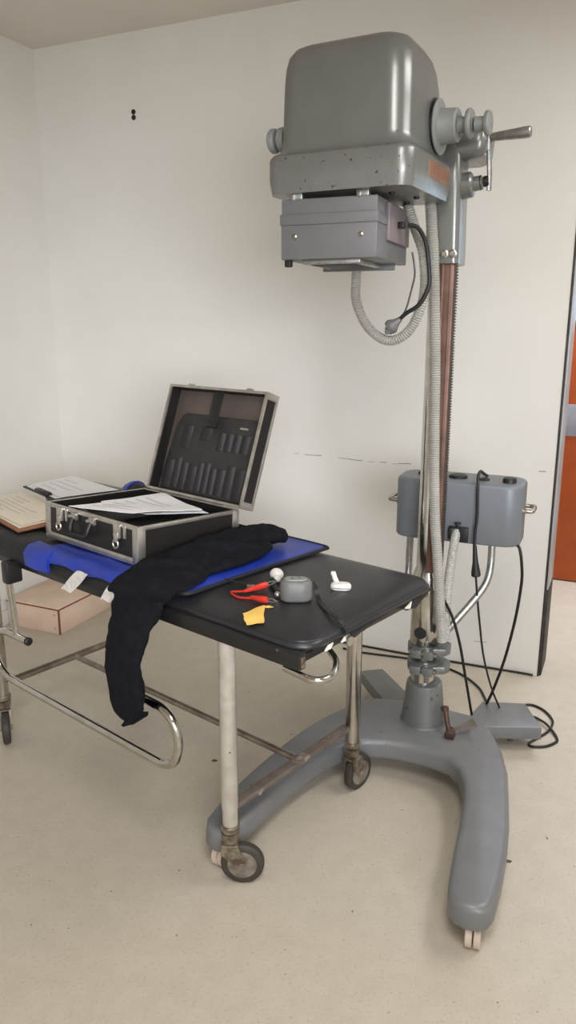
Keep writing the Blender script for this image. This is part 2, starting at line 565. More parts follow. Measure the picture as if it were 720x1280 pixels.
for (x, y) in ((W_ - .085, .10), (W_ - .050, .21), (W_ - .11, .30)):
    m = MB(FH)
    m.lathe((x, y, 1.944), (0, 0, -1), [(0, .009), (.006, .009), (.008, .006)], 12)
    m.build('bottom_screw', MBLACK, band)
# pivot flange and knobs on the right side
hz, hy = 2.138, .292
m = MB(FH); m.lathe((W_ - .034, hy, hz), (1, 0, 0), [(0, .078), (.006, .078), (.008, .071), (.013, .071), (.015, .067)], 40)
fl = m.build('pivot_flange', MBLACK, hood)
m = MB(FH); m.lathe((W_ - .020, hy, hz), (1, 0, 0), [(0, .070), (.003, .074), (.007, .074), (.009, .068), (.010, .050), (.016, .048), (.056, .045), (.060, .041)], 40)
m.build('pivot_hub', MKNOB, hood)
m = MB(FH); m.lathe((W_ + .038, hy, hz), (1, 0, 0), [(-.005, .022), (.024, .020), (.026, .037), (.030, .040), (.036, .040), (.041, .036), (.042, .018), (.044, .018)], 32)
m.build('locking_knob', MKNOB, hood)
m = MB(FH); m.lathe((W_ + .088, hy, hz - .004), (1, 0, 0), [(0, .021), (.026, .019), (.028, .031), (.032, .033), (.038, .033), (.042, .030)], 32)
m.build('locking_knob', MKNOB, hood)
# knob on the left side
m = MB(FH); m.lathe((.012, .12, 2.112), (-1, 0, 0), [(0, .036), (.022, .034), (.026, .018), (.034, .016), (.035, .030), (.039, .034), (.050, .034), (.055, .030)], 32)
m.build('side_knob', MKNOB, hood)
# collimator
CWd, CD, CZ0, CZ1 = .283, .36, 1.768, 1.930
m = MB(FK); m.lathe((.15, .16, 1.92), (0, 0, 1), [(0, .085), (.012, .085), (.014, .075), (.035, .075)], 40)
m.build('mounting_ring', MHUB, xr)
m = MB(FK); m.box(0, CWd, 0, CD, CZ0, CZ1 - .068, .003); m.box(-.003, CWd + .003, -.003, CD + .003, CZ1 - .070, CZ1 - .040, .003); m.box(.001, CWd - .001, .001, CD, CZ1 - .043, CZ1, .003)
coll = m.build('collimator', MCOLLI, xr)
m = MB(FK); m.box(CWd - .002, CWd + .010, .10, CD - .01, CZ1 - .110, CZ1 - .008, .003)
m.build('side_panel', MCOLLI2, coll, label='pinkish grey side panel')
for x in (.042, CWd - .045):
    m = MB(FK)
    m.lathe((x, .0, CZ0 + .062), (0, -1, 0), [(0, .007), (.003, .007), (.005, .004)], 12)
    m.build('front_screw', MCHROMEW, coll)
for x in (.045, CWd - .045):
    m = MB(FK); m.box(x - .018, x + .018, .004, .03, CZ1 - .002, CZ1 + .020, .003); m.box(x - .012, x - .002, -.004, .006, CZ1 - .004, CZ1 + .012, .002)
    m.build('mounting_bracket', MSTEEL, coll)
m = MB(FK); m.box(.055, CWd - .055, .03, .27, CZ0 - .012, CZ0 + .002, .002)
ap = m.build('window_frame', MSTEEL, coll)
m = MB(FK); m.box(.075, CWd - .075, .05, .25, CZ0 - .014, CZ0 - .011, .001); m.build('exit_window', MLINER, ap)
m = MB(FK); m.box(.03, CWd - .02, .285, .30, CZ0 - .018, CZ0 + .001, .002); m.build('accessory_rail', MCOLLI, coll)
m = MB(FK); m.box(-.002, .018, .03, .05, CZ0 - .018, CZ0 + .004, .003); m.build('corner_stop', MBLACK, coll)
m = MB(FK); m.box(CWd + .008, CWd + .030, .19, .215, 1.862, 1.880, .004); m.build('cable_socket', MBLACK, coll)

# hoses
m = MB(FM); m.tube([(-.050, -.10, 1.96), (-.042, -.095, 1.87), (-.032, -.092, 1.77), (-.014, -.09, 1.475), (-.006, -.09, 1.244), (.008, -.09, .974), (.028, -.09, .79), (.042, -.08, .62), (.050, -.06, .50)], .0185, 12, smooth=14, ribs=(.0075, .003))
m.build('ribbed_hose', MHOSE, xr, 0)
m = MB(FM); m.tube([(-.265, -.10, 1.955), (-.268, -.12, 1.85), (-.27, -.14, 1.724), (-.262, -.15, 1.65), (-.218, -.15, 1.572), (-.150, -.15, 1.536), (-.085, -.15, 1.572), (-.046, -.15, 1.672), (-.053, -.145, 1.79), (-.085, -.135, 1.872), (-.12, -.12, 1.955)], .0165, 12, smooth=14, ribs=(.0075, .003))
m.build('ribbed_hose', MHOSE, xr, 0)
m = MB(FM); m.tube([(.052, .10, .862), (.050, .075, .83), (.045, .04, .72), (.050, -.01, .60), (.058, -.04, .50)], .017, 14, smooth=12, ribs=(.009, .0015))
m.build('braided_hose', MHOSE2, xr, 0)

# control console
m = MB(FM)
def con(z, i):
    q = rrect(-.185 + i, .270 - i, .10 + i, .30 - i, .060, z, 8)
    return [(x - (.05 if x < -.13 else 0) * max(0, (-.125 - x)) / .06 * 0, y, zz) for x, y, zz in q]
m.loft([con(.818, .012), con(.821, .003), con(.828, 0), con(1.028, 0), con(1.036, .002), con(1.041, .008), con(1.042, .02)])
con_ = m.build('control_console', MBOX, xr, 50)
for s, u in ((-1, -.185), (1, .270)):
    m = MB(FM)
    m.tube([(u - s * .004, .16, .945), (u + s * .022, .16, .945), (u + s * .032, .17, .945), (u + s * .032, .235, .945), (u + s * .022, .245, .945), (u - s * .004, .245, .945)], .0075, 12, smooth=5)
    m.lathe((u - s * .004, .16, .945), (s, 0, 0), [(0, .012), (.007, .012)], 14)
    m.build('carry_handle', MCHROMEW, con_)
for u, w, r_, h in ((.215, .17, .024, .018), (.030, .19, .034, .012), (.125, .18, .020, .008), (-.10, .2, .02, .014)):
    m = MB(FM); m.lathe((u, w, 1.040), (0, 0, 1), [(0, r_), (h * .7, r_), (h, r_ * .85)], 24)
    m.build('control_knob', MBLACK, con_)
m = MB(FM)
m.box(.022, .042, .086, .102, .835, .876, .004); m.box(.062, .094, .086, .102, .826, .880, .003); m.box(.024, .094, .090, .101, .874, .882, .002)
m.lathe((.055, .092, .878), (0, 0, 1), [(0, .005), (.012, .005), (.014, .012), (.019, .012)], 12)
m.build('hose_connector', MBLACK, con_)
m = MB(FM)
m.tube([(.170, .16, .83), (.172, .15, .74), (.165, .13, .68), (.14, .10, .63), (.085, .05, .555), (.055, .02, .515)], .0135, 14, smooth=6)
m.tube([(-.130, .16, .83), (-.13, .15, .70), (-.115, .10, .62), (-.05, .04, .54)], .0135, 14, smooth=6)
m.build('console_bracket', MSTEEL, xr)
m = MB(FM); m.box(.012, .042, -.066, -.050, .560, .68, .007); m.build('bracket_tongue', MSTEEL, xr)
# hand switch on its cord
m = MB(FM)
m.lathe((.121, .082, .822), (.10, -.02, -1), [(0, .007), (.02, .008), (.06, .010), (.095, .016), (.110, .017), (.114, .014)], 18)
hs = m.build('hand_switch', MBLACK, xr)
m = MB(FM)
m.tube([(.126, .24, 1.046), (.121, .18, 1.066), (.118, .13, 1.082), (.116, .098, 1.070), (.118, .088, 1.03), (.122, .086, .93), (.119, .084, .87), (.120, .082, .815)], .0055, 10, smooth=8)
m.tube([(.131, .080, .715), (.140, .09, .63), (.150, .12, .52), (.165, .18, .36), (.195, .25, .20), (.235, .30, .08), (.26, .33, .02), (.30, .36, .006)], .004, 8, smooth=8)
m.build('switch_cord', MCABLE, hs)
# cables: from the console, off the couch side, loop on the floor
m = MB(FM)
m.tube([(.256, .14, .824), (.270, .13, .815), (.281, .13, .76), (.284, .15, .68), (.268, .19, .52), (.235, .25, .33), (.195, .29, .17), (.165, .30, .08), (.150, .30, .02), (.155, .32, .007)], .0055, 10, smooth=8)
m.build('power_cord', MCABLE, xr)
m = MB(FM)
m.tube([(.020, -.075, .70), (.047, -.062, .66), (.078, -.03, .58), (.098, .03, .46), (.110, .11, .31), (.125, .16, .18), (.135, .18, .11)], .0052, 10, smooth=8)
m.build('power_cord', MCABLE, xr)

# rear foot plates
def plate(pts, z0, z1, mat, name, sink=.004):
    m = MB(FM); m.prism(pts, z0, z1, .004, 2)
    return m.build(name, mat, xr)
plate([(.105, .085), (.395, .195), (.316, .365), (.155, .315)], .052, .105, MBASE, 'rear_foot')
plate([(-.385, .385), (-.300, .445), (-.085, .20), (-.150, .085)], .052, .105, MBASE, 'rear_foot')
def small_wheel(c, ax, r_, th, name, mat):
    m = MB(FM)
    c = Vector(c); ax = Vector(ax).normalized()
    m.lathe(c - ax * th / 2, ax, [(0, r_ * .8), (.0005, r_ - .0025), (.0025, r_), (th - .0025, r_), (th - .0005, r_ - .0025), (th, r_ * .8)], 24)
    return m.build(name, mat, xr)
for q in ((.28, .24), (-.25, .30)):
    m = MB(FM); m.box(q[0] - .018, q[0] + .018, q[1] - .02, q[1] + .02, .03, .056, .003); m.build('caster_mount', MRUST, xr)
    small_wheel((q[0], q[1], .026), (1, .3, 0), .026, .022, 'rear_wheel', MRUSTG)
# front casters
for u, w, ax in ((.318, -.838, (1, .12, 0)), (-.432, -.82, (1, -.12, 0))):
    ax = Vector(ax).normalized()
    m = MB(FM); m.box(u - .006, u + .006, w - .015, w + .03, .03, .072, .002); m.lathe((u, w + .01, .055), (0, 0, 1), [(0, .018), (.02, .018)], 16)
    fk = m.build('caster_fork', MRUST, xr)
    for s in (-1, 1):
        small_wheel(Vector((u, w, .036)) + ax * s * .0110, ax, .036, .0195, 'caster_wheel', MWHEEL)
# foot lever
m = MB(FM)
m.tube([(.075, -.045, .225), (.083, -.06, .20), (.100, -.085, .158)], .009, 10)
m.lathe((.073, -.042, .222), (-.3, .3, 1), [(0, .010), (.006, .014), (.016, .014), (.02, .010)], 14)
m.box(.085, .118, -.105, -.068, .148, .176, .003)
m.lathe((.100, -.108, .165), (0, 1, 0), [(0, .012), (.05, .012)], 14)
lev = m.build('brake_lever', MRUST, xr)
m = MB(FM)
m.loft([[(.110, -.085, .165), (.114, -.070, .165), (.114, -.068, .180), (.110, -.082, .180)], [(.185, -.035, .182), (.165, .005, .182), (.163, .007, .190), (.187, -.033, .190)]])
m.build('lever_plate', MRUSTG, lev)
# plug with its two leads under the head
m = MB(FM)
m.lathe((-.152, -.165, 1.572), (.55, 0, .45), [(0, .010), (.004, .022), (.016, .024), (.022, .020), (.034, .012), (.05, .008)], 16)
m.box(-.160, -.140, -.178, -.155, 1.556, 1.578, .003)
pl = m.build('dangling_plug', MGREY, xr)
m = MB(FM)
m.tube([(-.085, -.215, 1.873), (-.060, -.20, 1.866), (-.038, -.18, 1.82), (-.026, -.17, 1.73), (-.030, -.17, 1.69), (-.055, -.17, 1.646), (-.095, -.168, 1.62), (-.118, -.166, 1.60)], .0065, 10, smooth=8)
m.build('plug_lead', MCABLE, pl)
m = MB(FM); m.tube([(-.080, -.18, 1.80), (-.072, -.17, 1.74), (-.082, -.165, 1.69), (-.098, -.165, 1.63), (-.120, -.165, 1.60)], .003, 8, smooth=6)
m.build('thin_lead', MTHIN, pl)

# floor cable lying behind the machine
m = MB(FM)
m.tube([(-.60, .79, .0055), (-.508, .778, .0055), (-.271, .799, .0055), (-.133, .785, .0055), (-.008, .733, .0055), (.089, .636, .0055), (.135, .541, .0055), (.16, .47, .0055), (.215, .43, .0055), (.26, .47, .0055), (.290, .53, .0055), (.331, .555, .0055), (.382, .525, .0055), (.419, .462, .0055), (.423, .408, .0055), (.409, .348, .0055),
        (.379, .29, .0055), (.353, .241, .0055), (.361, .215, .0055), (.412, .236, .0055), (.447, .283, .0055), (.449, .315, .0055), (.427, .362, .010), (.400, .395, .0165), (.378, .423, .012), (.35, .452, .0055), (.30, .45, .0055)], .0052, 8, smooth=10)
o = m.build('floor_cable', MCABLE)
tag(o, 'thin black cable winding over the floor into a loop beside the right rear foot plate', 'cable')
m = MB(FB)
m.tube([(-1.10, -.030, .0055), (-.9, -.026, .0055), (-.6, -.028, .0055), (-.3, -.02, .0055), (-.10, -.012, .0055), (-.02, -.012, .0055)], .0052, 8, smooth=8)
o = m.build('wall_cable', MCABLE)
tag(o, 'straight black cable lying along the foot of the back wall up to its corner', 'cable')

# ------------------------------------------------------------------ examination couch on wheels
bed = thing('examination_couch', 'black padded examination couch on chrome legs with casters', 'examination couch', FT @ Vector((-.6, .3, 0)))
AL, AR = -1.50, .285
m = MB(FT)
def pad(z, i, rr=.07): return rrect(AL + i, AR - i, -.012 + i, .640 - i, rr, z, 8)
m.loft([pad(.800, .010), pad(.803, .002), pad(.809, 0), pad(.816, .003), pad(.823, .012), pad(.830, .027), pad(.8365, .048), pad(.841, .072), pad(.844, .098), pad(.8455, .125), pad(.846, .16)])
mat_ = m.build('padded_top', MVINYL, bed, 60)
m = MB(FT); m.tube([(p[0], p[1], .8205) for p in rrect(AL + .010, AR - .010, -.002, .630, .07, 0, 8)][:18] + [(-.5, .630, .8205), (AL + .1, .630, .8205)], .0035, 6)
m.tube([(AL + .1, -.002, .8205), (-.5, -.002, .8205), (AR - .08, -.002, .8205)], .0035, 6)
m.build('piping', MVINYL, mat_)
m = MB(FT)
m.box(AL, AR - .005, -.032, -.004, .765, .806, .004)
m.box(AL, AR - .03, .612, .640, .765, .806, .004)
m.box(AR - .045, AR - .02, -.004, .612, .772, .802, .003)
m.box(AL, AL + .03, -.004, .612, .772, .802, .003)
m.box(AL, AR - .02, -.01, .62, .790, .803, .002)
fr_ = m.build('frame', MFRAME, bed)
m = MB(FT); m.box(AR - .006, AR - .003, -.026, -.010, .771, .800, .001); m.build('end_cap', MCHROMEW, fr_)
# torn vinyl under the right end
def flap(s, t):
    b = .03 + s * .60
    n = noise.noise(Vector((b * 6.5, 0, 3.3))) + .35 * noise.noise(Vector((b * 45, 1, 7)))
    big = math.exp(-((b - .20) / .07) ** 2) * .018 + math.exp(-((b - .50) / .06) ** 2) * .026 + math.exp(-((b - .36) / .05) ** 2) * .012
    drop = .010 + max(0, big + .010 * n)
    return (AR - .012 + .008 * math.sin(b * 23 + t * 2) * t, b, .803 - t * drop)
m = MB(FT); m.grid(flap, 110, 4, .004); m.build('torn_flap', MVINYLT, bed)
for b in (.085, .155, .47):
    m = MB(FT)
    m.tube([(AR - .003, b - .016, .786), (AR - .001, b, .789 + .004 * math.sin(b * 90)), (AR - .003, b + .018, .797)], .006, 7, taper=lambda t: .002 + .005 * math.sin(PI * t))
    m.build('exposed_padding', MFOAM, bed)
# legs and casters
def couch_leg(a, b, mat, r0=.0245):
    m = MB(FT); m.lathe((a, b, .185), (0, 0, 1), [(0, r0 * .92), (.05, r0 * .92), (.06, r0), (.59, r0)], 24)
    leg = m.build('leg', mat, bed)
    m = MB(FT); m.lathe((a, b, .165), (0, 0, 1), [(0, .016), (.004, .027), (.02, .029), (.024, .026)], 20)
    m.build('leg_collar', MFORK, leg)
    return leg
def caster(a, b, trail, ang, wheel=.064):
    """trail: wheel centre offset (in couch frame), ang: heading of the wheel plane (deg, couch frame)"""
    c = Vector((a + trail[0], b + trail[1], wheel))
    hd = Vector((math.cos(math.radians(ang)), math.sin(math.radians(ang)), 0))
    ax = Vector((-hd.y, hd.x, 0))
    R = Matrix.Translation(c) @ Matrix.Rotation(math.radians(ang), 4, 'Z')
    dx = -(Vector(trail).length)
    m = MB(FT)
    m.lathe((a, b, .132), (0, 0, 1), [(0, .022), (.012, .026), (.03, .026), (.034, .016)], 20)
    for s in (-1, 1):
        t = bmesh.new()
        pts = [(dx - .024, .058), (dx + .024, .064), (.013, .012), (.012, -.008), (0, -.013), (-.012, -.006), (dx - .026, .035)]
        y0, y1 = s * .0185, s * .0215
        A = [t.verts.new((x, y0, z)) for x, z in pts]
        B = [t.verts.new((x, y1, z)) for x, z in pts]
        t.faces.new(A); t.faces.new(B[::-1])
        for i in range(len(pts)):
            t.faces.new((A[i], A[(i + 1) % len(pts)], B[(i + 1) % len(pts)], B[i]))
        bmesh.ops.recalc_face_normals(t, faces=t.faces[:])
        bmesh.ops.transform(t, matrix=R, verts=t.verts[:])
        m.merge(t)
    m.box(dx - .024, dx + .024, -.0215, .0215, .058, .066, .002, mat=R)
    cs = m.build('caster', MFORK, bed)
    m = MB(FT)
    m.lathe(c - ax * .015, ax, [(0, wheel - .020), (.001, wheel - .006), (.005, wheel - .001), (.010, wheel), (.020, wheel), (.025, wheel - .001), (.029, wheel - .006), (.030, wheel - .020)], 36)
    m.build('tyre', MTIREB, cs)
    m = MB(FT)
    m.lathe(c - ax * .0165, ax, [(0, .038), (.0015, .043), (.0315, .043), (.033, .038)], 32)
    m.lathe(c - ax * .024, ax, [(0, .008), (.002, .010), (.046, .010), (.048, .008)], 14)
    m.build('wheel_disc', MHUBCAP, cs)
couch_leg(0, 0, MLEG); caster(0, 0, (.030, .018), 37)
couch_leg(.012, .592, MCHROME, .026); caster(.012, .592, (.010, .022), 86)
couch_leg(-1.225, -.005, MCHROME); caster(-1.225, -.005, (.030, -.017), -29)
couch_leg(-1.20, .58, MCHROME); caster(-1.20, .58, (-.02, .03), 110)
# low frame bars
m = MB(FT); m.box(-.014, .020, .02, .572, .238, .254, .003); m.box(-.018, .024, .10, .112, .236, .256, .002)
m.build('end_crossbar', MBAR, bed)
m = MB(FT); m.tube([(-1.20, .02, .245), (-1.20, .56, .245)], .0145, 14); m.build('end_crossbar', MBAR2, bed)
m = MB(FT); m.tube([(-1.19, .31, .245), (-.012, .31, .247)], .0115, 14); m.build('centre_bar', MBAR2, bed)
# side rail hanging on the near side
m = MB(FT)
m.tube([(-.885, -.075, .530), (-.95, -.075, .530), (-1.02, -.075, .529), (-1.075, -.075, .512), (-1.105, -.075, .470), (-1.112, -.075, .425), (-1.090, -.075, .375), (-1.045, -.075, .350), (-.97, -.075, .345), (-.6, -.075, .340), (-.25, -.075, .337),
        (-.195, -.075, .340), (-.150, -.075, .362), (-.128, -.075, .410), (-.128, -.075, .450), (-.148, -.075, .496), (-.19, -.075, .520), (-.24, -.075, .524), (-.34, -.075, .524)], .0135, 16, smooth=6)
rl = m.build('side_rail', MCHROME, bed)
m = MB(FT); m.lathe((-.888, -.075, .530), (1, 0, 0), [(0, .0145), (.010, .0145), (.013, .011)], 16); m.build('end_plug', MBLACK, rl)
for a in (-.955, -.30):
    m = MB(FT); m.tube([(a - .02, -.075, .738), (a - .01, -.075, .64), (a, -.075, .535)], .0125, 14); m.build('rail_post', MCHROME, rl)
    m = MB(FT); m.box(a - .040, a + .0, -.090, -.030, .720, .80, .008); m.build('post_bracket', MFRAME, rl)
# push hoop under the right end
m = MB(FT)
m.tube([(.22, -.015, .752), (.275, -.022, .752), (.312, -.024, .752), (.333, -.008, .752), (.337, .022, .752), (.322, .060, .753), (.293, .100, .755), (.255, .125, .760)], .0095, 12, smooth=6)
m.build('push_hoop', MCHROME, bed)

# ------------------------------------------------------------------ wooden step box under the couch
FS = frame(-1.195, 3.705, WALL_A)
stp = thing('wooden_step', 'low pale pink plywood step box with red-brown edges on the floor under the couch', 'step box', FS @ Vector((-.19, .22, 0)))
m = MB(FS); m.box(-.345, 0, .0, .43, 0, .135, .002); m.build('box_body', MBIRCH, stp)
m = MB(FS); m.box(-.348, .006, -.006, .436, .135, .150, .002); m.build('top_board', MBIRCH, stp)
m = MB(FS); m.box(-.349, .0075, -.0072, .437, .1345, .1425, .001); m.box(-.003, .004, -.004, .006, 0, .135, .001)
m.build('edge_band', MREDEDGE, stp)
for x, z in ((-.03, .03), (-.03, .105), (-.33, .03), (-.33, .105)):
    m = MB(FS)
    m.lathe((x, .0, z), (0, -1, 0), [(0, .0035), (.001, .0035)], 8)
    m.build('nail_head', MRUST, stp)

# ------------------------------------------------------------------ aprons under the case
TOP = .846
def tz(a, b): return TOP
# flat blue apron
outA = [(-.125, .600), (-.150, .625), (-.40, .628), (-.80, .60), (-.86, .20), (-.82, .04), (-.60, .0), (-.30, -.005), (-.185, .0), (-.155, .02), (-.150, .10), (-.143, .30), (-.130, .50)]
apr = thing('lead_apron', 'flat blue lead apron with black edging spread on the couch under the open case', 'lead apron', FT @ Vector((-.45, .3, TOP)))
m = MB(FT); m.prism(outA, TOP + .0005, TOP + .010, .003, 2); m.build('apron_face', MBLUE, apr)
m = MB(FT)
cl = [Vector((x, y, TOP + .0065)) for x, y in outA]
m.tube(cl + [cl[0]], .0062, 8, smooth=5); m.build('black_binding', MTRIM, apr)
# folded apron in front of the case
fold = thing('folded_lead_apron', 'folded blue and black lead apron with white tags, hanging over the near couch edge', 'lead apron', FT @ Vector((-.8, .0, TOP)))
def foldfn(z0, h, a0, a1, b0, b1, seed, droop):
    def f(s, t):
        a = a0 + (a1 - a0) * s
        b = b0 + (b1 - b0) * t
        z = z0 + h * (math.sin(PI * min(1, max(0, t))) ** .5) + .006 * noise.noise(Vector((a * 9, b * 9, seed)))
        z -= droop * max(0, .02 - b) / .1
        return (a, b, z)
    return f
m = MB(FT)
prof = [(-.048, .795), (-.056, .812), (-.052, .835), (-.036, .853), (-.008, .862), (.05, .862), (.10, .858), (.10, .848), (-.01, .848), (-.036, .838), (-.042, .815), (-.040, .795)]
rings = []
for i in range(41):
    a = -1.30 + i * .0235
    rings.append([(a, y + .004 * noise.noise(Vector((a * 8, k * .4, 1))), z + .005 * noise.noise(Vector((a * 7, k * .5, 4)))) for k, (y, z) in enumerate(prof)])
m.loft(rings); m.build('apron_lining', MDARKCLOTH, fold, 60)
m = MB(FT)
rings = []
pb = [(.115, .863), (.05, .868), (-.005, .872), (-.036, .868), (-.056, .859), (-.062, .850), (-.059, .845), (-.052, .850), (-.036, .852), (-.008, .860), (.05, .858), (.115, .857)]
for i in range(29):
    a = -.80 + i * .0174
    w = .5 + .5 * math.sin(i * .55)
    rings.append([(a, y + .004 * noise.noise(Vector((a * 8, k * .3, 1))) - .002, z + .0045 * noise.noise(Vector((a * 14, k * .4, 4))) + .002 - .010 * w * (1 if k in (4, 5, 6, 7) else 0)) for k, (y, z) in enumerate(pb)])
m.loft(rings); m.build('apron_face', MBLUE, fold, 60)
m = MB(FT)
rings = []
for i in range(9):
    a = -.885 + i * .0165
    o_ = .006 * math.sin(PI * i / 8)
    rings.append([(a + .03 * t_ * (1 if t_ else 0), b - o_, z) for t_, (b, z) in zip((0, .2, .5, 1, 1, .5, .2, 0), ((.0, .874), (-.045, .872), (-.072, .852), (-.078, .812), (-.068, .810), (-.060, .845), (-.04, .862), (.0, .866)))])
m.loft(rings)
m.build('apron_strap', MBLUE, fold, 50)
for a0, a1, w, z1, b0 in ((-.540, -.640, .062, .768, -.068), (-.372, -.435, .055, .785, -.070)):
    def tagf(s, t, a0=a0, a1=a1, w=w, z1=z1, b0=b0):
        a = a0 + (a1 - a0) * t + w * (s - .5)
        return (a, b0 - .004 - .003 * math.sin(t * 5 + s * 2), .852 + (z1 - .852) * t + .006 * s + .003 * math.sin(s * 5))
    m = MB(FT); m.grid(tagf, 5, 10, .0015); m.build('white_tag', MTAGW, fold, label='white printed fabric tag')
# rolled bundle behind the case
bun = thing('apron_bundle', 'small blue and black rolled bundle behind the tool case', 'lead apron', FT @ Vector((-1.05, .58, TOP)))
m = MB(FT); m.tube([(-1.13, .60, .895), (-1.08, .59, .905), (-1.02, .58, .897), (-.965, .575, .885)], .05, 16, smooth=4, flat=.9, taper=lambda t: .052 - .018 * t)
m.build('apron_lining', MDARKCLOTH, bun)
m = MB(FT); m.tube([(-1.145, .603, .890), (-1.12, .598, .900), (-1.100, .594, .903)], .0545, 16, smooth=3, flat=.9); m.build('apron_face', MBLUE, bun)
m = MB(FT)
m.loft([rrect(-1.50, -1.16, .40, .645, .06, .847), rrect(-1.505, -1.15, .395, .65, .06, .862), rrect(-1.505, -1.15, .395, .65, .06, .885), rrect(-1.49, -1.165, .41, .635, .06, .899), rrect(-1.46, -1.20, .44, .60, .05, .903)])
o = m.build('head_cushion', MVINYL, None, 60)
tag(o, 'rounded dark grey cushion at the far left end of the couch', 'cushion')

# ------------------------------------------------------------------ tool case
p_case = Vector((-.833, 2.530, 0))
FC = frame(p_case.x, p_case.y, -41.6, .877) @ Matrix.Rotation(math.radians(-3.0), 4, 'X')
CW, CDp, CH = .508, .42, .118
case = thing('tool_case', 'open black tool case with aluminium edges standing on the blue apron', 'tool case', FC @ Vector((CW / 2, CDp / 2, 0)))
m = MB(FC)
t_ = .008
m.box(0, CW, 0, t_, .0, CH); m.box(0, CW, CDp - t_, CDp, 0, CH); m.box(0, t_, t_, CDp - t_, 0, CH); m.box(CW - t_, CW, t_, CDp - t_, 0, CH); m.box(0, CW, 0, CDp, 0, .008)
shell = m.build('case_shell', MCASE, case)
def edges(m, w, d, h, e, c):
    for z0, z1 in ((-.002, e * 1.0), (h - e * .55, h + .003)):
        m.box(-.003, w + .003, -.003, .006, z0, z1, .002); m.box(-.003, w + .003, d - .006, d + .003, z0, z1, .002)
        m.box(-.003, .006, .0, d, z0, z1, .002); m.box(w - .006, w + .003, .0, d, z0, z1, .002)
    for x in (0, w):
        for y in (0, d):
            sx = 1 if x == 0 else -1; sy = 1 if y == 0 else -1
            m.box(min(x - sx * .003, x + sx * c), max(x - sx * .003, x + sx * c), min(y - sy * .0035, y + sy * .004), max(y - sy * .0035, y + sy * .004), 0, h, .002)
            m.box(min(x - sx * .0035, x + sx * .004), max(x - sx * .0035, x + sx * .004), min(y - sy * .003, y + sy * c), max(y - sy * .003, y + sy * c), 0, h, .002)
m = MB(FC); edges(m, CW, CDp, CH, .020, .026); m.build('aluminium_edge', MALU, case)
for x in (0, CW):
    m = MB(FC)
    m.ball((x + (.006 if x == 0 else -.006), .006, .006), .011, n=8)
    m.build('corner_foot', MALU, case)
for x in (.075, CW - .115):
    m = MB(FC); m.box(x, x + .034, -.010, 0, CH - .048, CH - .002, .003); m.ring((x + .017, -.012, CH - .066), (0, 1, 0), .013, .0028, 20, 6); m.box(x + .008, x + .026, -.014, -.008, CH - .062, CH - .03, .002)
    m.box(x + .046, x + .058, -.006, 0, CH - .045, CH - .002, .002)
    m.build('latch', MALU, case)
m = MB(FC)
for x in (.165, .265):
    m = MB(FC)
    m.box(x, x + .03, -.012, .0, CH - .03, CH - .006, .003); m.lathe((x - .006, -.012, CH - .020), (1, 0, 0), [(0, .006), (.042, .006)], 10)
    hd = m.build('handle_mount', MALU, case)
m = MB(FC); m.tube([(.180, -.012, CH - .022), (.182, -.022, CH - .045), (.186, -.026, CH - .062), (.20, -.028, CH - .070), (.26, -.028, CH - .070), (.274, -.026, CH - .062), (.278, -.022, CH - .045), (.280, -.012, CH - .022)], .008, 10, smooth=5)
m.build('handle', MBLACK, case)
m = MB(FC); m.box(.01, CW - .01, .01, CDp - .01, .008, .070, .004); m.build('foam_tray', MLINER, case)
m = MB(FC)
m.box(.24, .47, .03, .055, CH - .040, CH - .020, .006); m.tube([(.05, .10, .085), (.2, .06, .088), (.42, .08, .085)], .012, 8, smooth=5); m.box(.30, .46, .10, .33, .07, .095, .008)
o = m.build('tray_divider', MBLACK, case)
# lid
TL = 107.0
FL = FC @ Matrix.Translation((0, CDp + .012, CH + .006)) @ Matrix.Rotation(math.radians(-(TL - 90)), 4, 'X')
# lid frame: x along the width, y = thickness (0 = open front, + = back), z up along the lid
LH, LT = .405, .060
m = MB(FL)
m.box(0, CW, LT - .006, LT, 0, LH); m.box(0, CW, 0, LT - .006, 0, .006); m.box(0, CW, 0, LT - .006, LH - .006, LH); m.box(0, .006, 0, LT - .006, .006, LH - .006); m.box(CW - .006, CW, 0, LT - .006, .006, LH - .006)
lid = m.build('case_lid', MCASE, case)
m = MB(FL)
for y0, y1 in ((-.003, .007), (LT - .009, LT + .003)):
    m.box(-.003, CW + .003, y0, y1, -.003, .007, .002); m.box(-.003, CW + .003, y0, y1, LH - .007, LH + .003, .002)
    m.box(-.003, .007, y0, y1, 0, LH, .002); m.box(CW - .007, CW + .003, y0, y1, 0, LH, .002)
for x in (0, CW):
    for z in (0, LH):
        m.box(x - .0035 if x == 0 else x - .022, x + .022 if x == 0 else x + .0035, 0, LT, z - .0035 if z == 0 else z - .004, z + .004 if z == 0 else z + .0035, .0015)
        m.box(x - .0038 if x == 0 else x - .004, x + .004 if x == 0 else x + .0038, 0, LT, z if z == 0 else z - .022, z + .022 if z == 0 else z, .0015)
m.build('aluminium_edge', MALU, lid)
for x in (.09, CW - .11):
    m = MB(FL)
    m.box(x, x + .026, .006, .022, LH + .002, LH + .012, .003)
    m.build('latch_catch', MALU, lid)
m = MB(FL); m.box(.008, CW - .008, LT - .012, LT - .007, .008, LH - .008); m.build('lid_lining', MLIDBACK, lid)
m = MB(FL); m.box(.02, CW - .10, .0, .02, -.006, .004, .002); m.build('hinge', MALU, case)
